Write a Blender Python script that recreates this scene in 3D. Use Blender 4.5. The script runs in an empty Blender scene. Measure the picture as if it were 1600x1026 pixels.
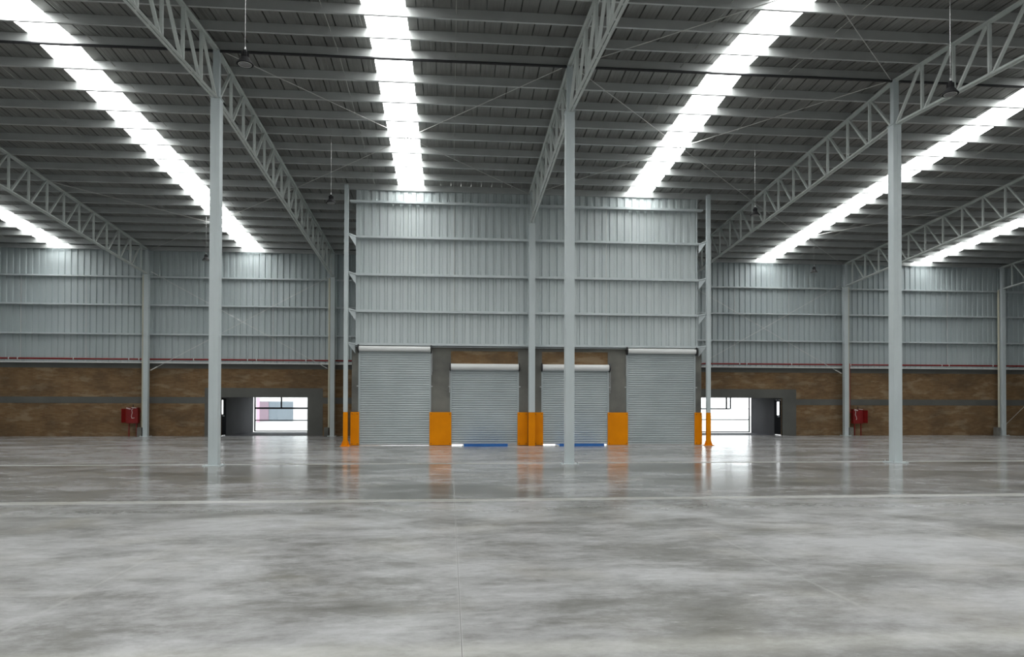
import bpy, math, random
from mathutils import Vector, Matrix
random.seed(4)
S = bpy.context.scene
COL = S.collection

# ------------------------------------------------------------------ camera
CAM_H, YAW, PITCH, ROLL, F, PPY = 1.65, 0.0870, 0.0115, 0.0024, 1109.17, 623.16
fw = Vector((math.sin(YAW)*math.cos(PITCH), math.cos(YAW)*math.cos(PITCH), math.sin(PITCH)))
r0 = Vector((math.cos(YAW), -math.sin(YAW), 0)); u0 = r0.cross(fw)
rt = r0*math.cos(ROLL) + u0*math.sin(ROLL); up = -r0*math.sin(ROLL) + u0*math.cos(ROLL)
cd = bpy.data.cameras.new('camera'); cam = bpy.data.objects.new('camera', cd); COL.objects.link(cam)
cd.sensor_width = 36; cd.lens = F/1600*36; cd.shift_y = (PPY-513)/1600; cd.clip_end = 500
m = Matrix((rt, up, -fw)).transposed().to_4x4(); m.translation = Vector((0, 0, CAM_H)); cam.matrix_world = m
S.camera = cam

# ------------------------------------------------------------------ light
SKY = 4.2            # overcast sky outside
SKYLIGHT = 11.0      # daylight coming through the translucent roof sheets
w = bpy.data.worlds.new('overcast_sky'); S.world = w; w.use_nodes = True
bg = w.node_tree.nodes['Background']; bg.inputs[0].default_value = (0.95, 0.98, 1, 1); bg.inputs[1].default_value = SKY
S.view_settings.view_transform = 'Standard'; S.view_settings.look = 'None'
S.view_settings.gamma = 1; S.view_settings.use_curve_mapping = False
S.view_settings.exposure = 0.0

# ------------------------------------------------------------------ dimensions (metres)
FX = [-16.57, -6.55, 3.46, 13.48, 23.49, 33.50]      # frame lines
YF, YD, YB = 20.47, 30.83, 40.93                     # front columns, dock wall, back wall
XL, XR, YR = -30.0, 43.5, -12.0                      # hall extent
P = 1.279                                            # purlin pitch
DL, DR = -4.19, 11.17                                # dock wall ends
def roofz(y): return 11.663 - .0691*(y-YF) if y > YF else 11.663 - .070*(YF-y)    # underside of purlins, ridge over the front columns
def deckz(y): return roofz(y) + .25
def chordz(y): return 10.258 - .0691*(y-YF) if y > YF else 10.258 - .070*(YF-y)
SKX = [-21.4, -11.05, -1.70, 8.35, 18.75, 28.6]; SKW = 1.1

# ------------------------------------------------------------------ materials
def mat(name, col, rough=.5, metal=0, spec=.5):
    M = bpy.data.materials.new(name); M.use_nodes = True
    b = M.node_tree.nodes['Principled BSDF']
    b.inputs['Base Color'].default_value = (*col, 1); b.inputs['Roughness'].default_value = rough
    b.inputs['Metallic'].default_value = metal; b.inputs['Specular IOR Level'].default_value = spec
    return M
class NT:
    def __init__(s, M): s.t = M.node_tree; s.n = s.t.nodes; s.b = s.n['Principled BSDF']
    def new(s, typ, **k):
        n = s.n.new(typ)
        for a, v in k.items(): setattr(n, a, v)
        return n
    def link(s, a, b): s.t.links.new(a, b)
    def val(s, sock, v):
        if hasattr(v, 'is_output'): s.link(v, sock)
        else: sock.default_value = v
    def math(s, op, a, b=0.0, c=0.0, clamp=False):
        n = s.new('ShaderNodeMath', operation=op); n.use_clamp = clamp
        for i, v in enumerate((a, b, c)): s.val(n.inputs[i], v)
        return n.outputs[0]
    def pos(s, scale=(1, 1, 1)):
        g = s.new('ShaderNodeNewGeometry'); mp = s.new('ShaderNodeMapping'); mp.inputs['Scale'].default_value = scale
        s.link(g.outputs['Position'], mp.inputs['Vector']); return mp.outputs[0]
    def noise(s, scale, detail=4, vec=None, rough=.5, dist=0):
        n = s.new('ShaderNodeTexNoise'); n.inputs['Scale'].default_value = scale; n.inputs['Detail'].default_value = detail
        n.inputs['Roughness'].default_value = rough; n.inputs['Distortion'].default_value = dist
        s.link(vec if vec is not None else s.pos(), n.inputs['Vector']); return n.outputs['Fac']
    def ramp(s, fac, stops):
        r = s.new('ShaderNodeValToRGB'); e = r.color_ramp.elements
        while len(e) < len(stops): e.new(.5)
        for x, (p, c) in zip(e, stops):
            x.position = p; x.color = (*c, 1) if hasattr(c, '__len__') else (c, c, c, 1)
        s.link(fac, r.inputs[0]); return r.outputs[0]
    def mix(s, f, a, b, typ='MIX'):
        n = s.new('ShaderNodeMix', data_type='RGBA', blend_type=typ)
        s.val(n.inputs[0], f); 
        for i, v in ((6, a), (7, b)): s.val(n.inputs[i], v if hasattr(v, 'is_output') else (*v, 1))
        return n.outputs[2]
def mottled(name, c1, c2, scale, rough=.5, metal=0, spec=.5, vs=(1, 1, 1)):
    M = mat(name, c1, rough, metal, spec); t = NT(M)
    t.link(t.ramp(t.noise(scale, 5, t.pos(vs)), [(.3, c1), (.7, c2)]), t.b.inputs['Base Color'])
    return M
M = {}
M['column'] = mottled('light_grey_column_paint', (.47, .52, .53), (.52, .57, .58), .8, .45)
M['truss'] = mottled('light_grey_truss_paint', (.50, .54, .52), (.58, .61, .59), 1.5, .4)
M['purlin'] = mottled('galvanised_purlin_steel', (.44, .455, .45), (.52, .535, .53), 1.2, .45, .45)
M['deck'] = mottled('metal_roof_deck', (.20, .20, .19), (.26, .26, .245), 1.0, .30, .5)
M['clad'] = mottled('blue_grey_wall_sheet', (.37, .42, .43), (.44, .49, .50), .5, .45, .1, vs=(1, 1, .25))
M['dockclad_lit'] = mottled('lit_dock_wall_sheet', (.45, .50, .505), (.52, .565, .57), .5, .42, .1, vs=(1, 1, .25))  # same sheet as the back wall, its brighter light put into the colour
M['girt'] = mottled('wall_girt_steel', (.46, .51, .52), (.55, .59, .60), 1.5, .4)
M['white'] = mat('off_white_metal', (.72, .73, .71), .4)
M['cream'] = mat('cream_pipe', (.50, .48, .38), .5)
M['red'] = mottled('red_pipe_paint', (.17, .006, .006), (.22, .01, .009), 3, .4)
M['redbox'] = mottled('red_cabinet_paint', (.17, .004, .004), (.22, .006, .005), 3, .4)
M['orange'] = mottled('orange_guard_paint', (.72, .225, .0), (.82, .27, .0), 1.5, .5, 0, .12)
M['blue'] = mottled('blue_leveller_paint', (.012, .10, .36), (.02, .15, .46), 4, .4)
M['black'] = mat('black_metal', (.012, .012, .014), .45)
M['frame'] = mat('black_window_frame', (.015, .015, .02), .4)
M['shutter'] = mottled('grey_shutter_slats', (.36, .40, .41), (.43, .47, .48), .8, .42, .2)
M['steel'] = mat('bare_steel', (.5, .5, .5), .35, .7)
M['rod'] = mat('bright_steel_rod', (.62, .62, .60), .35, .3)
M['sagrod'] = mat('dull_steel_rod', (.38, .38, .36), .5)
M['lampblack'] = mat('matt_black_lamp', (.012, .012, .013), .7, 0, .2); M['doorblack'] = mat('matt_black_door', (.010, .010, .012), .9, 0, .05)
M['conc'] = mottled('dark_grey_concrete', (.09, .09, .083), (.20, .195, .17), .9, .8)
M['conc_light'] = mottled('grey_concrete_band', (.085, .087, .08), (.12, .12, .11), .8, .8)
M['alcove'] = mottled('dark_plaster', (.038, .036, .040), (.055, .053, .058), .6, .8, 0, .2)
M['drum'] = mat('white_shutter_drum', (.72, .73, .72), .35)
M['lens'] = mat('frosted_lamp_lens', (.17, .17, .17), .3)
M['pink'] = mat('pink_render', (.62, .36, .46), .8)
M['mauve'] = mat('mauve_panel', (.24, .17, .21), .6)
M['facade'] = mat('white_render', (.8, .8, .8), .8)
M['outglass'] = mat('blue_grey_shopfront', (.17, .20, .23), .4)
M['yard'] = mottled('pale_yard_concrete', (.60, .60, .58), (.68, .68, .66), .5, .8)
M['plastic'] = mat('clear_plastic_wrap', (.6, .5, .48), .4)

def brick(name, dark):
    Mx = mat(name, (.1, .07, .04), .85, 0, .2); t = NT(Mx)
    g = t.new('ShaderNodeNewGeometry'); sp = t.new('ShaderNodeSeparateXYZ'); t.link(g.outputs['Position'], sp.inputs[0])
    cb = t.new('ShaderNodeCombineXYZ'); t.link(t.math('ADD', sp.outputs[0], sp.outputs[1]), cb.inputs[0]); t.link(sp.outputs[2], cb.inputs[1])
    b = t.new('ShaderNodeTexBrick'); t.link(cb.outputs[0], b.inputs['Vector'])
    b.inputs['Scale'].default_value = 1; b.inputs['Brick Width'].default_value = .26; b.inputs['Row Height'].default_value = .075
    b.inputs['Mortar Size'].default_value = .006; b.inputs['Mortar Smooth'].default_value = .4; b.inputs['Bias'].default_value = 0
    b.inputs['Color1'].default_value = (.175*dark, .100*dark, .045*dark, 1); b.inputs['Color2'].default_value = (.23*dark, .145*dark, .072*dark, 1)
    b.inputs['Mortar'].default_value = (.15*dark, .12*dark, .085*dark, 1)
    n = t.noise(1.1, 6, t.pos((.6, .6, 2.2)), .6)
    c = t.mix(t.ramp(n, [(.53, 0), (.60, .8)]), b.outputs['Color'], (.27*dark, .20*dark, .125*dark))
    n2 = t.noise(.7, 4, t.pos((1, 1, 1.5)), .6)
    c = t.mix(t.ramp(n2, [(.3, .65), (.55, 0)]), c, (.085*dark, .058*dark, .035*dark))
    t.link(c, t.b.inputs['Base Color']); return Mx
M['brick'] = brick('brown_brickwork', 1.0)

# polished concrete floor: cloudy slab, pale pour strips, saw-cut joints, scuffs
Mf = mat('polished_concrete', (.3, .3, .3), .2); t = NT(Mf); M['floor'] = Mf
g = t.new('ShaderNodeNewGeometry'); sp = t.new('ShaderNodeSeparateXYZ'); t.link(g.outputs['Position'], sp.inputs[0])
X, Y = sp.outputs[0], sp.outputs[1]
big = t.noise(.40, 8, t.pos((.62, 1.0, 1)), .66, .6)
mid = t.noise(1.3, 10, t.pos((.6, 1.0, 1)), .74, .3)
fin = t.noise(8, 8, t.pos((.55, 1.0, 1)), .75)
v = t.math('ADD', t.math('MULTIPLY', big, .46), t.math('ADD', t.math('MULTIPLY', mid, .36), t.math('MULTIPLY', fin, .18)))
yy = t.math('ADD', Y, t.math('MULTIPLY', t.noise(.12, 2, t.pos()), .35))
ya, yb_, yc_ = (t.math('SUBTRACT', yy, q) for q in (5.0, 12.85, 21.0))        # edges of the pours
lane_b = t.math('MULTIPLY', t.math('MULTIPLY', yb_, 8, clamp=True), t.math('MULTIPLY', yc_, -8, clamp=True), clamp=True)   # second pour: darker, better polished
lane_c = t.math('MULTIPLY', yc_, 8, clamp=True)                                # far pour: paler, duller
v = t.math('ADD', v, t.math('ADD', t.math('MULTIPLY', lane_b, -.018), t.math('MULTIPLY', lane_c, .018)))
base = t.ramp(v, [(.40, (.115, .112, .10)), (.46, (.19, .187, .177)), (.51, (.295, .293, .29)), (.58, (.42, .42, .425))])
dist = t.math('MINIMUM', t.math('ABSOLUTE', ya), t.math('MINIMUM', t.math('ABSOLUTE', yb_), t.math('ABSOLUTE', yc_)))
dist = t.math('ADD', dist, t.math('MULTIPLY', t.math('SUBTRACT', mid, .5), .35))
strip = t.math('SUBTRACT', 1.25, t.math('MULTIPLY', dist, 5.0), clamp=True)
base = t.mix(t.math('MULTIPLY', strip, t.math('ADD', .18, t.math('MULTIPLY', fin, .35))), base, (.54, .54, .50))
jx = t.math('PINGPONG', t.math('ADD', X, -.085), 1.665)
halo = t.math('SUBTRACT', 1, t.math('MULTIPLY', jx, 30), clamp=True)
line = t.math('SUBTRACT', 1, t.math('MULTIPLY', jx, 95), clamp=True)
fade = t.ramp(t.noise(.5, 4), [(.45, .0), (.62, .5)])
mainj = t.math('LESS_THAN', t.math('ABSOLUTE', t.math('ADD', X, -.085)), .1)
base = t.mix(t.math('MULTIPLY', halo, t.math('MULTIPLY', fade, .5)), base, (.55, .55, .53))
base = t.mix(t.math('MULTIPLY', line, t.math('MULTIPLY', mainj, .75)), base, (.60, .60, .58))
base = t.mix(t.math('MULTIPLY', t.math('LESS_THAN', jx, .0035), t.math('MULTIPLY', mainj, .8)), base, (.08, .08, .08))
scr = t.noise(5.0, 6, t.pos((.5, 1.6, 1)), .7)
base = t.mix(t.ramp(scr, [(.62, 0), (.72, .5)]), base, (.56, .56, .56))
tyre = t.new('ShaderNodeTexWave', wave_type='RINGS', rings_direction='Z'); tyre.inputs['Scale'].default_value = .045; tyre.inputs['Distortion'].default_value = .6; tyre.inputs['Detail'].default_value = 2
t.link(t.pos(), tyre.inputs['Vector'])
base = t.mix(t.math('MULTIPLY', t.ramp(tyre.outputs['Fac'], [(.985, 0), (.998, .35)]), fade), base, (.52, .52, .51))
warm = t.noise(.8, 4, t.pos(), .5)
base = t.mix(t.ramp(warm, [(.52, 0), (.75, .25)]), base, (.30, .27, .19))
t.link(base, t.b.inputs['Base Color'])
rg = t.math('ADD', t.math('MULTIPLY', t.math('SUBTRACT', 1, v), .20), t.math('MULTIPLY', strip, .22))
rg = t.math('ADD', rg, t.math('ADD', t.math('MULTIPLY', t.math('SUBTRACT', 1, lane_b), .04), t.math('ADD', t.math('MULTIPLY', t.math('MULTIPLY', yb_, -.5, clamp=True), .12), t.math('MULTIPLY', lane_c, .01))))
t.link(t.math('ADD', rg, t.math('MULTIPLY', fin, .12)), t.b.inputs['Roughness'])
t.b.inputs['Specular IOR Level'].default_value = .22
bp = t.new('ShaderNodeBump'); bp.inputs['Strength'].default_value = .03; bp.inputs['Distance'].default_value = .02
t.link(mid, bp.inputs['Height']); t.link(bp.outputs[0], t.b.inputs['Normal'])
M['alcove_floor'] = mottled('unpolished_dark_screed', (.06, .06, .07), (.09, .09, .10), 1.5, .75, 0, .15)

# translucent roof sheet glowing with daylight
Ms = bpy.data.materials.new('translucent_skylight_sheet'); Ms.use_nodes = True; M['sky'] = Ms
b = Ms.node_tree.nodes['Principled BSDF']; b.inputs['Base Color'].default_value = (.85, .87, .88, 1); b.inputs['Roughness'].default_value = .5
b.inputs['Emission Color'].default_value = (.985, 1, .985, 1); b.inputs['Emission Strength'].default_value = SKYLIGHT
# window glass
Mg = bpy.data.materials.new('window_glass'); Mg.use_nodes = True; M['glass'] = Mg
nt = Mg.node_tree; nt.nodes.clear()
o = nt.nodes.new('ShaderNodeOutputMaterial'); mx = nt.nodes.new('ShaderNodeMixShader'); tr = nt.nodes.new('ShaderNodeBsdfTransparent')
gl = nt.nodes.new('ShaderNodeBsdfGlossy'); gl.inputs['Roughness'].default_value = .02; mx.inputs[0].default_value = .06
tr.inputs[0].default_value = (.95, .97, .97, 1)
nt.links.new(tr.outputs[0], mx.inputs[1]); nt.links.new(gl.outputs[0], mx.inputs[2]); nt.links.new(mx.outputs[0], o.inputs[0])

# ------------------------------------------------------------------ mesh helpers
LAST = [None]
class MB:
    def __init__(s): s.v = []; s.f = []
    def add(s, vs, fs):
        k = len(s.v); s.v += [tuple(v) for v in vs]; s.f += [tuple(i+k for i in f) for f in fs]; return s
    def box(s, x0, x1, y0, y1, z0, z1):
        v = [(x, y, z) for z in (z0, z1) for x, y in ((x0, y0), (x1, y0), (x1, y1), (x0, y1))]
        return s.add(v, [(3, 2, 1, 0), (4, 5, 6, 7), (0, 1, 5, 4), (1, 2, 6, 5), (2, 3, 7, 6), (3, 0, 4, 7)])
    def beam(s, p0, p1, prof, upv=(0, 0, 1), closed=True):
        p0, p1 = Vector(p0), Vector(p1); d = (p1-p0).normalized(); u = Vector(upv)
        if abs(d.dot(u)) > .98: u = Vector((0, 1, 0))
        a = d.cross(u).normalized(); c = a.cross(d).normalized(); n = len(prof)
        v = [p + a*q[0] + c*q[1] for p in (p0, p1) for q in prof]
        f = [(i, (i+1) % n, n+(i+1) % n, n+i) for i in range(n if closed else n-1)]
        if closed: f += [tuple(range(n-1, -1, -1)), tuple(range(n, 2*n))]
        return s.add(v, f)
    def tube(s, p0, p1, r, n=12): return s.beam(p0, p1, [(r*math.cos(6.28319*i/n), r*math.sin(6.28319*i/n)) for i in range(n)])
    def lathe(s, c, prof, n=28):
        k = len(prof); v = [(c[0]+r*math.cos(6.28319*i/n), c[1]+r*math.sin(6.28319*i/n), c[2]+z) for i in range(n) for r, z in prof]
        return s.add(v, [(i*k+j, ((i+1) % n)*k+j, ((i+1) % n)*k+j+1, i*k+j+1) for i in range(n) for j in range(k-1)])
    def build(s, name, m, parent=None, bevel=0, smooth=False):
        me = bpy.data.meshes.new(name); me.from_pydata(s.v, [], s.f); me.update()
        me.materials.append(m if not isinstance(m, str) else M[m])
        if smooth: me.shade_smooth(); 
        ob = bpy.data.objects.new(name, me); COL.objects.link(ob)
        if parent is not None: ob.parent = parent; ob.matrix_parent_inverse = parent.matrix_world.inverted() if False else Matrix.Translation(-Vector(parent.location))
        LAST[0] = ob
        if bevel:
            bv = ob.modifiers.new('bevel', 'BEVEL'); bv.width = bevel; bv.segments = 2; bv.limit_method = 'ANGLE'
        return ob
def thing(name, label, cat, loc=(0, 0, 0), group=None):
    e = bpy.data.objects.new(name, None); COL.objects.link(e); e.location = loc; e.empty_display_size = .2
    e['label'] = label; e['category'] = cat
    if group: e['group'] = group
    return e
def tag(o, label, cat, group=None):
    o['label'] = label; o['category'] = cat
    if group: o['group'] = group
    return o
def struct(o): o['kind'] = 'structure'; return o
ORD = ['first', 'second', 'third', 'fourth', 'fifth', 'sixth', 'seventh', 'eighth', 'ninth', 'tenth', 'eleventh', 'twelfth', 'thirteenth', 'fourteenth', 'fifteenth', 'sixteenth', 'seventeenth', 'eighteenth', 'nineteenth', 'twentieth']
def rect(w, h, cx=0, cy=0): return [(cx-w/2, cy-h/2), (cx+w/2, cy-h/2), (cx+w/2, cy+h/2), (cx-w/2, cy+h/2)]

# ------------------------------------------------------------------ floor
struct(MB().box(XL-.3, XR+.3, YR-.3, YD+.35, -.2, 0).box(XL-.3, DL, YD+.35, YB+.15, -.2, 0).box(DR, XR+.3, YD+.35, YB+.15, -.2, 0).build('floor', 'floor'))

# ------------------------------------------------------------------ roof deck (one ribbed ceiling) and skylights
def deck_profile(x0, x1):
    pts = []; k0 = math.ceil(x0/.44); x = x0; pts.append((x0, 0))
    k = k0
    while k*.44 < x1-.05:
        c = k*.44
        if c-.03 > pts[-1][0]: pts += [(c-.017, 0), (c-.015, .09), (c+.015, .09), (c+.017, 0)]
        for q in (.15, .29):
            if c+q+.03 < x1: pts += [(c+q-.03, 0), (c+q-.018, .005), (c+q+.018, .005), (c+q+.03, 0)]
        k += 1
    pts.append((x1, 0)); return pts
dk = MB()
edges = [XL-.2]
for c in SKX: edges += [c-SKW/2, c+SKW/2]
edges.append(XR+.2)
segs = [(edges[i], edges[i+1]) for i in range(0, len(edges), 2)]
def strip_mesh(mb, x0, x1, y0, y1, ny=1, prof=None, dz=0):
    pr = prof(x0, x1); n = len(pr); v = []; f = []
    for j in range(ny+1):
        y = y0+(y1-y0)*j/ny
        v += [(x, y, deckz(y)+z+dz) for x, z in pr]
    for j in range(ny):
        f += [(j*n+i, j*n+i+1, (j+1)*n+i+1, (j+1)*n+i) for i in range(n-1)]
    mb.add(v, f)
for a, b_ in segs:
    cuts = sorted({a, b_} | {c for c in (-4.0, 10.95) if a < c < b_})
    for x0, x1 in zip(cuts, cuts[1:]):
        yend = YD+.35 if (x0 >= -4.01 and x1 <= 10.96) else YB+.3
        strip_mesh(dk, x0, x1, YR-.2, YF, 1, deck_profile); strip_mesh(dk, x0, x1, YF, yend, 1, deck_profile)
struct(dk.build('ceiling', 'deck'))
def sky_profile(x0, x1):
    n = 7; w_ = (x1-x0)/n; pts = [(x0, 0)]
    for i in range(n): a = x0+i*w_; pts += [(a+w_*.3, 0), (a+w_*.42, .02), (a+w_*.58, .02), (a+w_*.7, 0)]
    return pts+[(x1, 0)]
names = ['at the far left, mostly behind the left lattice truss', 'left of the left front column', 'between the left and middle front columns, over the dock wall',
         'between the middle and right front columns', 'crossing behind the right front column', 'at the far right edge, low over the back wall']
for c, n in zip(SKX, names):
    mb = MB(); yend = YD+.35 if DL < c < DR else YB+.3
    strip_mesh(mb, c-SKW/2, c+SKW/2, YR-.2, YF, 26, sky_profile); strip_mesh(mb, c-SKW/2, c+SKW/2, YF, yend, 16, sky_profile)
    tag(mb.build('roof_skylight', 'sky'), 'long glowing white skylight strip ' + n, 'skylight', 'skylight strips in the roof')

# ------------------------------------------------------------------ purlins
CP = lambda s=1: [(0, 0), (.075*s, 0), (.075*s, .02), (.070*s, .02), (.070*s, .006), (.006*s, .006), (.006*s, .244), (.070*s, .244), (.070*s, .23), (.075*s, .23), (.075*s, .25), (0, .25)]
def cpurlin(x0, x1, y, name, label, grp):
    z = roofz(y)
    pr = CP()
    sl = -.0691 if y > YF-.1 else .070
    v = [(x, y+a, z+b_+sl*a) for x in (x0, x1) for a, b_ in pr]; n = len(pr)
    f = [(i, (i+1) % n, n+(i+1) % n, n+i) for i in range(n)]+[tuple(range(n-1, -1, -1)), tuple(range(n, 2*n))]
    return tag(MB().add(v, f).build(name, 'purlin'), label, 'roof purlin', grp)
for k in range(0, 19):
    y = YD-.10-k*P
    lab = 'grey steel purlin under the roof, resting against the top of the dock wall' if k == 0 else \
          'grey steel purlin under the roof, %s one this side of the dock wall top' % ORD[k-1]
    cpurlin(XL, XR, y, 'roof_purlin', lab, 'purlins of the main roof')
for k in range(1, 8):
    y = YD-.10+k*P
    for x0, x1, sd in ((XL, DL-.35, 'left'), (DR+.35, XR, 'right')):
        cpurlin(x0, x1, y, 'roof_purlin', 'grey steel purlin %s of the dock wall, %s one beyond its face' % (sd, ORD[k-1]), 'far purlins on the %s' % sd)
for x0, x1, sd in ((XL, DL-.35, 'left'), (DR+.35, XR, 'right')):
    y = YB-.26
    pr = rect(.12, .21, .06, .105); z = roofz(y)
    v = [(x, y+a, z+b_) for x in (x0, x1) for a, b_ in pr]
    tag(MB().add(v, [(0, 1, 5, 4), (1, 2, 6, 5), (2, 3, 7, 6), (3, 0, 4, 7), (3, 2, 1, 0), (4, 5, 6, 7)]).build('eaves_strut', 'purlin'),
        'grey eaves strut where the roof meets the %s back wall' % sd, 'strut')
# black tube drawn as the dark ridge gap under the column-line purlin
yc = YD-.10-8*P-.03
tag(MB().tube((XL, yc, roofz(yc)-.04), (XR, yc, roofz(yc)-.04), .04, 8).build('ridge_gap_line', 'black'), 'thin black line of the dark ridge gap across the roof at the front columns', 'dark gap')

# sag rods along the slope, two per bay
bays = [(-26.59, FX[0])] + list(zip(FX, FX[1:])) + [(FX[-1], 43.5)]
bayn = ['bay at the far left', 'bay left of the left front column', 'bay between left and middle front columns', 'bay between middle and right front columns', 'bay right of the right front column', 'bay beyond the next truss right', 'last bay on the right']
for (a, b_), nm in zip(bays, bayn):
    for q, side in ((1/3, 'left'), (2/3, 'right')):
        x = a+(b_-a)*q; y1 = YD-.1 if DL < x < DR else YB-.3; y0 = YD-.1-18*P
        tag(MB().tube((x, y0, roofz(y0)+.11), (x, YF, roofz(YF)+.11), .009, 6).tube((x, YF, roofz(YF)+.11), (x, y1, roofz(y1)+.11), .009, 6).build('sag_rod', 'sagrod'),
            'thin %s sag rod tying purlins in the %s' % (side, nm), 'tie rod', 'purlin sag rods')
# diagonal roof bracing
def brace(x0, y0, x1, y1, lab):
    tag(MB().tube((x0, y0, roofz(y0)-.02), (x1, y1, roofz(y1)-.02), .011, 6).build('roof_brace_rod', 'rod'), lab, 'brace rod', 'diagonal roof bracing rods')
cells = [(FX[1], FX[2], YF, YD-.2, 'before the dock wall left half'), (FX[2], FX[3], YF, YD-.2, 'before the dock wall right half'),
         (FX[0], FX[1], YD, YB-.4, 'over the far left bay'), (FX[3], FX[4], YD, YB-.4, 'over the far right bay'), (FX[2], FX[3], 10.3, YF, 'nearest the camera')]
for x0, x1, y0, y1, nm in cells:
    brace(x0+.1, y0, x1-.1, y1, 'roof brace rod running away rightwards, ' + nm)
    brace(x1-.1, y0, x0+.1, y1, 'roof brace rod running away leftwards, ' + nm)

# ------------------------------------------------------------------ lattice trusses
ANG = [(.011, 0), (.085, 0), (.085, .009), (.020, .009), (.020, .085), (.011, .085)]
def chord(p0, p1, flip):
    mb = MB(); d = -1 if flip else 1
    mb.beam(p0, p1, [(a, b_*d) for a, b_ in ANG]); mb.beam(p0, p1, [(-a, b_*d) for a, b_ in ANG])
    p0, p1 = Vector(p0), Vector(p1); L = (p1-p0).length; n = int(L/.64)
    for i in range(n+1):
        c = p0.lerp(p1, i/n); e = (p1-p0).normalized()*.04
        q = Vector((0, 0, .04*d)); mb.beam(c-e+q, c+e+q, rect(.024, .08))
    return mb
def truss(fx, ya, yb, label, end_col):
    e = thing('roof_truss', label, 'truss', (fx, YF, chordz(YF)), 'lattice roof trusses')
    tz = lambda y: roofz(y)-.012
    for q0, q1 in ((ya, YF), (YF, yb)):
        chord((fx, q0, chordz(q0)), (fx, q1, chordz(q1)), False).build('bottom_chord', 'truss', e)
        chord((fx, q0, tz(q0)), (fx, q1, tz(q1)), True).build('top_chord', 'truss', e)
    k0 = math.ceil((ya-YF)/P); k1 = math.floor((yb-YF+.2)/P)
    for k in range(k0, k1+1):
        y = YF+k*P
        if k != 0 and y < yb-.1:
            MB().beam((fx, y, chordz(y)+.04), (fx, y, tz(y)-.05), rect(.075, .06)).build('vertical_strut', 'truss', e)
        # diagonals fall towards the front column
        if k >= 0 and y+P <= yb+.15:
            a = (fx, y+.13, chordz(y+.13)+.04); b_ = (fx, min(y+P-.1, yb-.05), tz(y+P)-.05)
        elif k <= 0 and y-P >= ya: a = (fx, y-.13, chordz(y-.13)+.04); b_ = (fx, y-P+.1, tz(y-P)-.05)
        else: continue
        MB().beam(a, b_, rect(.075, .06)).build('diagonal_brace', 'truss', e)
        if k == 0:
            a = (fx, y-.13, chordz(y-.13)+.04); b_ = (fx, y-P+.1, tz(y-P)-.05)
            MB().beam(a, b_, rect(.075, .06)).build('diagonal_brace', 'truss', e)
Y0 = YF-12*P-.1
truss(FX[0], Y0, YB-.28, 'grey lattice roof truss at the far left ending on the left back column', 1)
truss(FX[1], Y0, YB-.28, 'grey lattice roof truss carried by the left front column', 1)
truss(FX[2], Y0, YD-.22, 'grey lattice roof truss over the middle front column, ending at the dock wall', 1)
truss(FX[3], Y0, YB-.28, 'grey lattice roof truss carried by the right front column', 1)
truss(FX[4], Y0, YB-.28, 'grey lattice roof truss right of the right front column', 1)
truss(FX[5], Y0, YB-.28, 'grey lattice roof truss at the right edge, only its far end showing', 1)

# ------------------------------------------------------------------ columns
def column(x, y, w_, d, label, grp, painted=False, base=True, top=None, name='steel_column'):
    e = thing(name, label, 'column', (x, y, 0), grp)
    zc = chordz(y) if top is None else top
    z0 = 1.43 if painted else 0
    sh = MB().box(x-w_/2, x+w_/2, y-d/2, y+d/2, z0, zc)
    sh.build('shaft', 'column', e, bevel=.012)
    MB().box(x+w_*.02, x+w_*.02+.012, y-d/2-.003, y-d/2, z0+.1, zc-.05).build('weld_seam', 'column', e)
    if painted: MB().box(x-w_/2-.004, x+w_/2+.004, y-d/2-.004, y+d/2+.004, 0, 1.43).build('painted_base', 'orange', e)['label'] = 'orange painted lower part'
    if base:
        m_ = 'orange' if painted else 'column'
        bpl = MB().box(x-w_/2-.12, x+w_/2+.12, y-d/2-.12, y+d/2+.12, 0, .025).build('base_plate', m_, e, bevel=.004)
        for sx in (-1, 1):
            for sy in (-1, 1): MB().tube((x+sx*(w_/2+.07), y+sy*(d/2+.07), .02), (x+sx*(w_/2+.07), y+sy*(d/2+.07), .075), .014, 8).build('anchor_bolt', 'steel', bpl)
    if top is None:
        MB().box(x-w_/2-.02, x+w_/2+.02, y-d/2-.02, y+d/2+.02, zc-.004, zc+.018).build('cap_plate', 'column', e)
        MB().box(x-.085, x+.085, y-.09, y+.09, zc+.018, roofz(y)-.03).build('upper_stub', 'column', e, bevel=.008)
    return e
column(FX[1], YF, .26, .28, 'tall light grey steel column standing on open floor, leftmost of three', 'front row of columns')
column(FX[2], YF, .26, .28, 'tall light grey steel column on the floor before the third roller shutter', 'front row of columns')
column(FX[3], YF, .26, .28, 'tall light grey steel column standing on open floor, rightmost of three', 'front row of columns')
yb = YB-.50
column(FX[0], yb, .25, .25, 'grey steel column on the back wall beside the left fire hose cabinet', 'columns along the back wall')
column(FX[1], yb, .25, .25, 'grey steel column on the back wall right of the left entrance window', 'columns along the back wall')
column(FX[4], yb, .25, .25, 'grey steel column on the back wall beside the right fire hose cabinet', 'columns along the back wall')
column(FX[5], yb, .25, .25, 'grey steel column on the back wall at the far right', 'columns along the back wall')
YP = YD-.60
column(FX[2]+.04, YD-.45, .27, .22, 'grey column with orange base in the middle of the dock wall', 'columns of the dock wall', painted=True, base=False)

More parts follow.
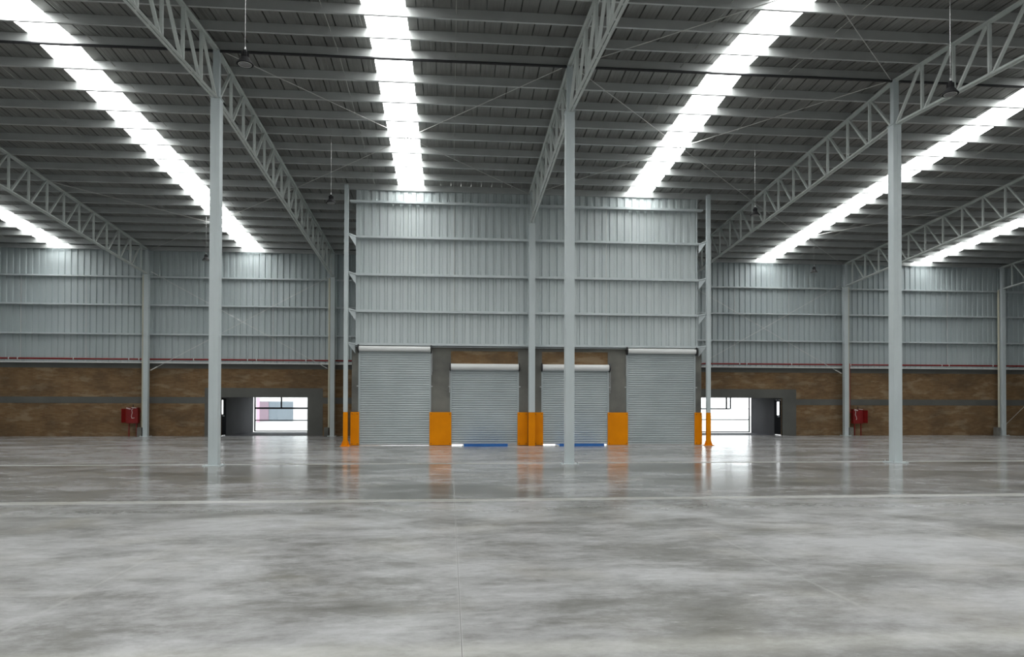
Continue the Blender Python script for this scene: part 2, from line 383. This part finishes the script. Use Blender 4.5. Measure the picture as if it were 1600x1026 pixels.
# corner posts of the dock wall with flared orange feet
def post(x, label, sd):
    e = thing('corner_post', label, 'post', (x, YP, 0), 'corner posts of the dock wall'); w_ = .17
    MB().box(x-w_/2, x+w_/2, YP-w_/2, YP+w_/2, 1.43, deckz(YP)-.26).build('shaft', 'column', e, bevel=.008)
    MB().box(x-w_/2-.003, x+w_/2+.003, YP-w_/2-.003, YP+w_/2+.003, 0, 1.43).build('painted_base', 'orange', e, bevel=.008)['label'] = 'orange painted lower part'
    bpl = MB().box(x-.2, x+.2, YP-.2, YP+.2, 0, .02).build('base_plate', 'orange', e)
    for q in (-1, 1):
        MB().add([(x+q*w_/2, YP-.01, .02), (x+q*.19, YP-.01, .02), (x+q*.17, YP-.01, .07), (x+q*w_/2, YP-.01, .3),
                  (x+q*w_/2, YP+.01, .02), (x+q*.19, YP+.01, .02), (x+q*.17, YP+.01, .07), (x+q*w_/2, YP+.01, .3)],
                 [(0, 1, 2, 3), (7, 6, 5, 4), (0, 4, 5, 1), (1, 5, 6, 2), (2, 6, 7, 3), (3, 7, 4, 0)]).build('stiffener', 'orange', bpl)
    # outriggers tying the post to the wall girts
    xe = -4.02 if sd < 0 else 10.98
    for z in DG[1:]:
        orr = MB().beam((x-sd*w_/2, YP, z+.02), (xe, YD-.2, z+.0), rect(.05, .05)).build('outrigger', 'girt', e)
        a = Vector((x-sd*w_/2, YP, z-.02)); b2 = Vector((xe, YD-.2, z-.02)); c = Vector((xe, YD-.2, z-.42)); o_ = Vector((0, .008, 0))
        MB().add([a, b2, c, a+o_, b2+o_, c+o_], [(0, 1, 2), (5, 4, 3), (0, 3, 4, 1), (1, 4, 5, 2), (2, 5, 3, 0)]).build('gusset', 'girt', orr)
    return e
DG = [10.42, 8.91, 7.30, 5.74, 4.33]
post(-4.36, 'slim grey corner post with flared orange foot, left end of dock wall', -1)
post(11.27, 'slim grey corner post with flared orange foot, right end of dock wall', 1)

# ------------------------------------------------------------------ profiled wall sheets
def sheet_profile(L, per=.335, dep=.05):
    pts = []; s = 0
    while s < L:
        for q, d in ((0, 0), (.17, 0), (.20, dep), (.30, dep), (.325, 0)):
            if s+q <= L: pts.append((s+q, d))
        s += per
    pts.append((L, 0)); return pts
def sheet(x0, x1, y, z0, ztop, out=1, axis='x'):
    pr = sheet_profile(x1-x0); n = len(pr); mb = MB()
    if axis == 'x': v = [(x0+a, y+d*out, z) for z in (z0, ztop) for a, d in pr]
    else: v = [(y+d*out, x0+a, (z0 if k == 0 else ztop(x0+a))) for k in (0, 1) for a, d in pr]
    mb.add(v, [(i, i+1, n+i+1, n+i) for i in range(n-1)])
    return mb
def girt(x0, x1, y, z, name, label, grp, h=.085, dep=.2, m_='girt'):
    pr = [(0, 0), (0, h), (dep, h), (dep, 0), (dep-.006, 0), (dep-.006, h-.008), (.006, h-.008), (.006, 0)]   # y, z
    v = [(x, y+a, z+b_-h/2) for x in (x0, x1) for a, b_ in pr]; n = len(pr)
    return tag(MB().add(v, [(i, (i+1) % n, n+(i+1) % n, n+i) for i in range(n)]+[tuple(range(n)), tuple(range(2*n-1, n-1, -1))]).build(name, m_), label, 'wall girt', grp)

# dock wall -------------------------------------------------------------
WD = struct(MB().box(DL, -3.87, YD, YD+.3, 0, 4.30).box(-.85, .03, YD, YD+.3, 0, 4.30).box(2.95, 4.0, YD, YD+.3, 0, 4.30)
            .box(6.93, 7.77, YD, YD+.3, 0, 4.30).box(10.84, DR, YD, YD+.3, 0, 4.30)
            .box(-3.87, -.85, YD, YD+.3, 4.12, 4.30).box(7.77, 10.84, YD, YD+.3, 4.12, 4.30)
            .box(.03, 2.95, YD, YD+.3, 4.08, 4.30).box(4.0, 6.93, YD, YD+.3, 4.08, 4.30).build('wall_dock', 'conc'))
for x0, x1 in ((.03, 2.95), (4.0, 6.93)):
    MB().box(x0, x1, YD+.02, YD+.28, 3.45, 4.08).build('brick_infill', 'brick', WD)
sheet(-4.02, 10.97, YD-.0, 4.30, deckz(YD)+.02).build('sheet_cladding', 'dockclad_lit', WD)
for x0, x1 in ((-4.035, -4.0), (10.95, 10.985)):
    MB().box(x0, x1, YD-.03, YD-.005, 4.30, deckz(YD)).build('edge_trim', 'girt', WD)
MB().box(-4.1, 11.05, YD-.24, YD-.02, 4.225, 4.235).build('flashing', 'girt', WD)
for i, z in enumerate(DG):
    girt(-4.28 if i == 0 else -4.05, 11.18 if i == 0 else 11.0, YD-.22, z, 'dock_wall_girt', 'horizontal grey girt across the dock wall, %s from the top' % ORD[i] if i < 4 else 'horizontal grey girt at the foot of the dock wall sheeting', 'girts of the dock wall', h=.10)
for x, nm in ((.15, 'left'), (6.83, 'right')):
    tag(MB().tube((x, YD-.12, 4.33), (x, YD-.12, 10.42), .012, 6).build('wall_sag_rod', 'rod'), 'thin vertical rod down the %s half of the dock wall girts' % nm, 'tie rod', 'sag rods on the dock wall')

# court side walls (only their ends can be glimpsed)
for x, nm, xs, o_ in ((DL, 'wall_dock_left', -4.02, 1), (DR-.2, 'wall_dock_right', 10.97, -1)):
    W = struct(MB().box(x, x+.2, YD+.3, YB+.2, 0, 4.15).build(nm, 'brick'))
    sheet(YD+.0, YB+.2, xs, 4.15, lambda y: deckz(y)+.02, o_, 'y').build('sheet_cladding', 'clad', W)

# roller shutters --------------------------------------------------------
def shutter(idx, x0, x1, ztop, label, z0, side):
    e = thing('door_%d' % idx, label, 'roller shutter', ((x0+x1)/2, YD, 0)); e['kind'] = 'structure'
    del e['category']
    yf = YD-.07; pr = []; per = .098; z = z0
    while z < ztop-.1:
        pr += [(0, z), (-.012, z+.018), (-.017, z+.045), (-.012, z+.076), (0, z+.09), (.006, z+.094)]; z += per
    pr.append((0, ztop-.1)); n = len(pr); mb = MB()
    mb.add([(x, yf+a, zz) for x in (x0+.04, x1-.04) for a, zz in pr], [(i, n+i, n+i+1, i+1) for i in range(n-1)])
    mb.build('curtain', 'shutter', e)
    MB().box(x0+.05, x1-.05, yf-.03, yf+.02, z0-.005, z0+.06).build('bottom_rail', 'steel', e)
    for s_, xx in ((1, x0), (-1, x1)):
        gr = MB().box(min(xx-.03*s_, xx+.05*s_), max(xx-.03*s_, xx+.05*s_), YD-.11, YD-.05, 0.0, ztop-.12).build('guide_rail', 'shutter', e)
        MB().box(xx-s_*.10, xx-s_*.02, YD-.12, YD-.09, 2.52, 2.56).build('latch', 'steel', gr)
        p = MB().tube((xx-s_*.05, YD-.20, ztop-.04), (xx-s_*.01, YD-.20, ztop-.04), .185, 20); p.build('end_bracket', 'black', e)
    MB().tube((x0+.0, YD-.20, ztop-.04), (x1-.0, YD-.20, ztop-.04), .14 if ztop < 4 else .115, 28).build('drum', 'drum', e)['label'] = 'white rolled drum housing'
    xs = x0-.06 if side < 0 else x1+.06
    mb = MB(); zz = ztop-.2
    while zz > ztop-1.1: mb.tube((xs, YD-.17, zz), (xs+random.uniform(-.01, .01), YD-.17, zz-.045), .011, 6); zz -= .05
    for _ in range(1): mb.tube((xs+.03, YD-.17, ztop-.1), (xs+.03, YD-.17, ztop-1.0), .006, 6)
    mb.build('hand_chain', 'steel', e)
shutter(1, -3.87, -.85, 4.17, 'tall grey roller shutter at the left end of the dock wall', .015, 1)
shutter(2, .03, 2.95, 3.42, 'shorter grey roller shutter left of the middle dock column', .045, -1)
shutter(3, 4.0, 6.93, 3.42, 'shorter grey roller shutter right of the middle dock column', .045, 1)
shutter(4, 7.77, 10.84, 4.17, 'tall grey roller shutter at the right end of the dock wall', .0, -1)

# orange guards ----------------------------------------------------------
def guard(x0, x1, label):
    e = thing('pier_guard', label, 'guard', ((x0+x1)/2, YD, 0), 'orange guards on the dock piers')
    fp = MB().box(x0, x1, YD-.16, YD-.125, 0.01, 1.43).build('face_plate', 'orange', e, bevel=.006)
    for xa in (x0, x1-.012): MB().box(xa, xa+.012, YD-.13, YD-.002, .01, 1.43).build('side_plate', 'orange', e)
    for xb in (x0+.07, x1-.07):
        for z in (.08, 1.35): MB().tube((xb, YD-.175, z), (xb, YD-.155, z), .018, 8).build('bolt', 'black', fp)
guard(-4.22, -3.86, 'narrow orange guard left of the tall left shutter')
guard(-.88, .06, 'square orange guard between the left pair of shutters')
guard(2.92, 3.362, 'orange guard left of the orange foot of the middle dock column')
guard(3.638, 4.04, 'orange guard right of the orange foot of the middle dock column')
guard(6.90, 7.80, 'square orange guard between the right pair of shutters')
guard(10.82, 11.15, 'narrow orange guard right of the tall right shutter')

# dock levellers ---------------------------------------------------------
def leveller(x0, x1, label):
    e = thing('dock_leveller', label, 'dock leveller', ((x0+x1)/2, YD, 0), 'blue dock levellers')
    MB().box(x0, x1, YD-1.05, YD+.25, 0, .043).build('platform', 'blue', e, bevel=.006)
    MB().box(x0, x1, YD-1.075, YD-1.05, 0, .115).build('front_lip', 'blue', e)
    MB().box(x0-.05, x0, YD-1.02, YD-.2, 0, .04).build('side_curb', 'white', e)
    if x1 < 3: MB().box(x1, x1+.50, YD-.12, YD+.1, 0, .044).build('side_plate', 'steel', e)
leveller(.58, 2.42, 'flat blue dock leveller in the floor before the second shutter')
leveller(4.62, 6.54, 'flat blue dock leveller before the third shutter, partly behind a column')

# back wall --------------------------------------------------------------
OPL = (-12.78, -8.02); OPR = (14.60, 19.82)
GZ = [8.80, 7.24, 5.63]
def back(x0, x1, op, lint, nm, side):
    W = struct(MB().box(x0, op[0], YB, YB+.2, 0, 4.08).box(op[1], x1, YB, YB+.2, 0, 4.08).box(op[0], op[1], YB, YB+.2, lint, 4.08).build('wall_back_'+nm, 'brick'))
    y0, y1 = YB-.012, YB+.1
    cx0, cx1 = op[0]-.85, op[1]+.85
    for a, b_ in ((x0, cx0), (cx1, x1)): MB().box(a, b_, y0, y1, 1.82, 2.17).build('concrete_band', 'conc_light', W)
    MB().box(x0, x1, y0, y1, 3.76, 4.08).build('concrete_cap', 'conc_light', W)
    MB().box(cx0, cx1, y0-.004, y1, lint, lint+.52).box(cx0, op[0], y0-.004, y1, 0, lint).box(op[1], cx1, y0-.004, y1, 0, lint).build('entrance_surround', 'conc_light', W)
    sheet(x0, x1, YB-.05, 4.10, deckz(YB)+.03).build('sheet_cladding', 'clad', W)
    MB().box(x0, x1, YB-.25, YB-.03, 4.03, 4.10).build('ledge_flashing', 'white', W)
    for i, z in enumerate(GZ):
        girt(x0, x1, YB-.25, z, 'wall_girt', 'pale horizontal girt on the %s back wall sheeting, %s from the top' % (side, ORD[i]), 'girts on the %s back wall' % side, h=.075)
back(XL, DL, OPL, 2.17, 'left', 'left')
back(DR, XR, OPR, 2.24, 'right', 'right')
for (a, b_), nm in zip([bays[0], bays[1], bays[2], bays[4], bays[5], bays[6]], ['far left bay', 'bay left of the left hose cabinet column', 'none', 'bay above the right entrance', 'bay right of the right hose cabinet', 'last right bay']):
    pass
for x, nm in ((-26.59+6.68, 'left of the left hose cabinet'), (-23.3, 'at the far left'), (-9.9, 'above the left entrance window'), (-13.2, 'just behind the left front column'),
              (20.15, 'right over the right entrance door'), (16.8, 'above the right entrance window'), (30.2, 'in the bay right of the right front column'), (26.8, 'just behind the right front column')):
    tag(MB().tube((x, YB-.15, 4.1), (x, YB-.15, 8.8), .013, 6).build('wall_sag_rod', 'rod'), 'thin vertical rod on the back wall, ' + nm, 'tie rod', 'sag rods on the back wall')

# wall bracing rods with clips
def wbrace(p0, p1, label, clips=(0, 1)):
    e = thing('wall_brace_rod', label, 'brace rod', p0, 'wall bracing rods'); y = YB-.40
    a = Vector((p0[0], y, p0[2])); b_ = Vector((p1[0], y, p1[2])); d = (b_-a).normalized()
    MB().tube(a, b_, .012, 6).build('rod', 'rod', e)
    for i in clips:
        c = a if i == 0 else b_; s_ = 1 if i == 0 else -1
        MB().beam(c+d*s_*.02, c+d*s_*.42, rect(.03, .12), (0, 1, 0)).build('end_clip', 'white', e)
wbrace((-16.4, 0, 3.62), (-6.86, 0, 8.90), 'wall brace rod rising right from the left hose cabinet column', (0,))
wbrace((-16.4, 0, 9.05), (-6.86, 0, 3.80), 'wall brace rod falling right to the column by the left entrance', (0, 1))
wbrace((13.7, 0, 9.0), (23.3, 0, 3.70), 'wall brace rod falling right to the column by the right hose cabinet', (1,))
wbrace((13.7, 0, 3.7), (23.3, 0, 9.05), 'wall brace rod rising right over the right entrance', ())
wbrace((33.45, 0, .38), (43.0, 0, 9.0), 'wall brace rod rising from the foot of the far right column', (0,))

# entrance alcoves -------------------------------------------------------
def alcove(n, op, yb_, lint, side, door_y, mull, bars, short):
    x0, x1 = op; dx = x0 if side < 0 else x1           # wall with the door
    ox = x1 if side < 0 else x0
    zt = lint+.25; t_ = .05
    d0, d1 = door_y
    sgn = -1 if side < 0 else 1
    a, b_ = sorted((dx, dx+sgn*t_))
    W = MB().box(a, b_, YB+.2, d0, 0, zt).box(a, b_, d1, yb_, 0, zt).box(a, b_, d0, d1, 2.12, zt)
    a, b_ = sorted((ox, ox-sgn*.15)); W.box(a, b_, YB+.2, yb_+.1, 0, zt)
    W.box(x0-.05, x1+.05, YB+.2, yb_+.1, zt, zt+.12)
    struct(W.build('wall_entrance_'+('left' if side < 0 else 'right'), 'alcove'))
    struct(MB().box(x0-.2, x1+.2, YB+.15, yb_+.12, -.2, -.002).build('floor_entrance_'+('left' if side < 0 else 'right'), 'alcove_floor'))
    # window across the end
    e = bpy.data.objects.new('window_%d' % n, None); COL.objects.link(e); e.location = ((x0+x1)/2, yb_, 0); struct(e)
    e['label'] = 'bright black-framed window at the end of the %s entrance' % ('left' if side < 0 else 'right')
    y0, y1 = yb_, yb_+.06; fwid = .085
    a, b_ = x0+.02, x1-.02
    if side < 0: a += .03
    else: b_ -= .04
    fr_ = MB().box(a, a+fwid, y0, y1, .02, zt-.02).box(b_-fwid, b_, y0, y1, .02, zt-.02).box(a, b_, y0, y1, .02, .09).box(a, b_, y0, y1, zt-.09, zt)
    for z, h in bars: fr_.box(a, b_, y0, y1, z-h*.9, z+h*.9)
    fr_.build('window_frame', 'frame', e)
    mb = MB()
    for xm in mull: mb.box(xm-.045, xm+.045, y0-.005, y1, bars[0][0], zt-.02)
    if short: mb.box(a, short, y0-.02, y0+.02, bars[0][0]-.045, bars[0][0]+.045)
    mb.build('opening_sash', 'frame', e)
    MB().box(a, b_, y0+.025, y0+.035, .05, zt-.03).build('window_pane', 'glass', e)
    # side door with slot window
    e = bpy.data.objects.new('door_%d' % (n+4), None); COL.objects.link(e); e.location = (dx, d0, 0); struct(e)
    e['label'] = 'black door with a narrow bright slot window, side of the %s entrance' % ('left' if side < 0 else 'right')
    xa, xb = sorted((dx+sgn*.002, dx+sgn*.012)); s0, s1 = (d0+.04, d0+.32) if side < 0 else (d0+.22, d0+.52)
    MB().box(xa, xb, d0, s0, .03, 2.118).box(xa, xb, s1, d1, .03, 2.118).box(xa, xb, s0, s1, .03, 1.21).box(xa, xb, s0, s1, 2.02, 2.118).build('door_leaf', 'doorblack', e)
    leaf = LAST[0]; xc = (xa+xb)/2; MB().add([(xc, s0, 1.21), (xc, s1, 1.21), (xc, s1, 2.02), (xc, s0, 2.02)], [(0, 1, 2, 3)]).build('slot_pane', 'glass', leaf)
    xh = dx-sgn*.05
    MB().tube((xh, d0+.12, 1.12), (xh, d0+.30, 1.12), .014, 8).tube((xh, d0+.14, 1.12), (dx+sgn*.012, d0+.14, 1.12), .012, 8).build('door_handle', 'steel', leaf)
alcove(1, OPL, 47.6, 2.17, -1, (41.14, 41.95), [-11.0], [(1.55, .06), (.76, .035)], None)
alcove(2, OPR, 45.4, 2.24, 1, (41.14, 42.0), [18.16, 18.44], [(1.58, .02), (.87, .035)], 18.38)

# sprinkler main, risers, hose cabinets ---------------------------------
def main(x0, x1, hangers, riser, label, hl):
    e = thing('fire_main_pipe', label, 'pipe', (riser, YB-.31, 4.22), 'red fire mains'); y = YB-.31
    MB().tube((x0, y, 4.24), (x1, y, 4.24), .050, 12).build('main_run', 'red', e)
    for xx in hangers: MB().tube((xx-.02, y, 4.24), (xx+.02, y, 4.24), .062, 12).box(xx-.012, xx+.012, y-.01, y+.01, 4.17, 4.31).build('pipe_clamp', 'white', e)
    MB().tube((riser, y, 4.24), (riser, y, 1.35), .048, 12).build('riser', 'red', e)
    MB().tube((riser, y, 4.15), (riser, y, 4.31), .06, 12).build('tee_fitting', 'red', e)
    MB().tube((riser, y, 1.40), (hl, y, 1.40), .04, 10).build('cabinet_feed', 'red', e)
main(XL, -4.9, [-27, -23.8, -23.34, -20.46, -17.56, -17.03, -14.13, -11.23, -10.75, -8.05], -16.80, 'red fire main pipe along the left back wall with a riser to a cabinet', -16.95)
main(11.9, XR, [13.9, 17.04, 17.47, 20.23, 23.9, 27.0, 29.7, 30.16, 33.0, 36.3], 23.84, 'red fire main pipe along the right back wall with a riser to a cabinet', 24.0)
def cabinet(x0, x1, label, sd):
    y0, y1 = YB-.50, YB-.24; e = thing('fire_hose_cabinet', label, 'fire hose cabinet', ((x0+x1)/2, YB-.35, 0), 'red fire hose cabinets')
    MB().box(x0, x1, y0, y1, .72, 1.55).build('cabinet_body', 'redbox', e, bevel=.01)
    xh = x0 if sd < 0 else x1            # hinge side, door standing a little open
    q = -1 if sd < 0 else 1
    MB().beam((xh, y0-.01, .76), (xh+q*.10, y0-.30, .76), [(0, 0), (.02, 0), (.02, .76), (0, .76)]).build('door', 'redbox', e)
    MB().box(x0+.05, x1-.05, y0-.012, y0-.002, .78, 1.50).build('inner_panel', 'redbox', e)
    MB().box(x0-.03, x1+.03, y0-.05, y1, 1.55, 1.585).build('lid', 'redbox', e, bevel=.01)
    for xx in (x0+.10, x1-.12): MB().box(xx, xx+.045, y0+.08, y0+.125, 0, .73).build('leg', 'redbox', e)
    MB().tube(((x0+x1)/2+.02, y0+.1, 1.58), ((x0+x1)/2+.02, y0+.1, 1.74), .022, 8).build('valve_stem', 'black', e)
    mb = MB(); pts = [(.62, 1.52), (.50, 1.46), (.55, 1.30), (.48, 1.12), (.52, 1.0), (.74, 1.02)]
    if sd > 0: pts = [(.12, 1.52), (.20, 1.42), (.16, 1.25), (.26, 1.12), (.30, .98), (.22, .95)]
    for (a, za), (c, zc) in zip(pts, pts[1:]): mb.tube((x0+a*(x1-x0), y0-.03, za), (x0+c*(x1-x0), y0-.03, zc), .016, 8)
    mb.build('hose_end', 'plastic', e)['label'] = 'pale hose end hanging on the front'
    mb = MB(); W_ = x1-x0
    mb.beam((x0+.06*W_, y0-.03, 1.56), (x0+.40*W_, y0-.03, 1.50), rect(.05, .06)).beam((x0+.5*W_, y0-.03, 1.58), (x0+.9*W_, y0-.03, 1.56), rect(.05, .035))
    mb.build('plastic_wrap', 'plastic', e)
cabinet(-17.62, -17.00, 'red fire hose cabinet on legs by the left back wall', -1)
cabinet(23.98, 24.60, 'red fire hose cabinet on legs by the right back wall', 1)

# downpipes and their concrete blocks
def downpipe(x, label, blk, blabel, s_):
    y = YB-.46
    mb = MB().tube((x, y, .49), (x, y, 8.85), .055, 12)
    tag(mb.build('downpipe', 'cream'), label, 'downpipe', 'cream downpipes beside the back columns')
    tag(MB().box(blk-.125, blk+.125, y-.12, y+.18, 0, .5).build('concrete_block', 'conc', bevel=.02), blabel, 'concrete block', 'blocks under the downpipes')
downpipe(FX[0]-.20, 'cream downpipe left of the column by the left hose cabinet', FX[0]-.33, 'low concrete block under the downpipe beside the left hose cabinet', -1)
downpipe(FX[1]-.20, 'cream downpipe left of the column by the left entrance window', FX[1]-.33, 'low concrete block right of the left entrance window', -1)
downpipe(FX[4]+.20, 'cream downpipe right of the column by the right hose cabinet', FX[4]+.33, 'low concrete block under the downpipe beside the right hose cabinet', 1)
downpipe(FX[5]-.22, 'cream downpipe left of the far right back column', FX[5]-.33, 'low concrete block left of the far right back column', -1)

# pendant high-bay lamps --------------------------------------------------
def lamp(x, y, label):
    z = 8.72; e = thing('pendant_lamp', label, 'pendant lamp', (x, y, z), 'black high bay pendant lamps')
    hs = MB().lathe((x, y, z), [(.0, .30), (.035, .30), (.045, .26), (.062, .255), (.066, .15), (.10, .12), (.135, .06), (.170, .015), (.172, .0), (.160, -.004), (.120, .004)]).build('lamp_housing', 'lampblack', e)
    mb = MB()
    for i in range(12):
        a = i*math.pi/6; mb.beam((x+.066*math.cos(a), y+.066*math.sin(a), z+.15), (x+.066*math.cos(a), y+.066*math.sin(a), z+.25), rect(.006, .03), (math.cos(a), math.sin(a), 0))
    mb.build('heat_sink', 'lampblack', hs)
    MB().lathe((x, y, z), [(.0, -.004), (.10, -.002), (.125, .008), (.125, .012), (.0, .012)]).build('lens', 'lens', e)
    MB().lathe((x, y, z), [(.125, -.006), (.133, -.006), (.133, .008), (.125, .008), (.125, -.006)]).build('rim', 'white', e)
    MB().tube((x, y, z+.29), (x, y, z+.36), .02, 8).build('hook', 'steel', e)
    MB().tube((x, y, z+.35), (x, y, roofz(y)+.22), .006, 6).build('cable', 'steel', e)
lamp(-4.25, 15.03, 'black pendant lamp nearest the camera, upper left over the left column')
lamp(11.21, 15.0, 'black pendant lamp near the right front column, seen through its truss')
lamp(-4.15, 25.06, 'black pendant lamp left of the dock wall top')
lamp(11.15, 25.15, 'black pendant lamp right of the dock wall top')
lamp(18.9, 35.46, 'small distant black pendant lamp over the right entrance')
lamp(-11.79, 35.44, 'small distant black pendant lamp beside the left front column')

# ------------------------------------------------------------------ enclosing walls outside the frame
struct(MB().box(XL-.3, XL, YR-.3, YB+.2, 0, 14.6).build('wall_left', 'clad'))
struct(MB().box(XR, XR+.3, YR-.3, YB+.2, 0, 14.6).build('wall_right', 'clad'))
struct(MB().box(XL-.3, XR+.3, YR-.3, YR, 0, 14.6).build('wall_front', 'clad'))

# ------------------------------------------------------------------ outside
struct(MB().box(-90, 100, YB+.2, 160, -.3, -.21).build('ground_yard', 'yard'))
B = thing('neighbouring_building', 'white building with a grey-blue glazed front seen through the left window', 'building', (-14.5, 62, -.2))
MB().box(-40, -2, 62, 70, -.21, 4.2).build('facade', 'facade', B)
MB().box(-16.15, -13.34, 61.9, 62, .42, 2.08).build('glazed_front', 'outglass', B)
MB().box(-16.36, -16.10, 61.86, 61.9, .3, 2.4).build('pink_panel', 'pink', B)
MB().box(-16.10, -15.35, 61.86, 61.9, .42, 2.06).build('tinted_panel', 'mauve', B)
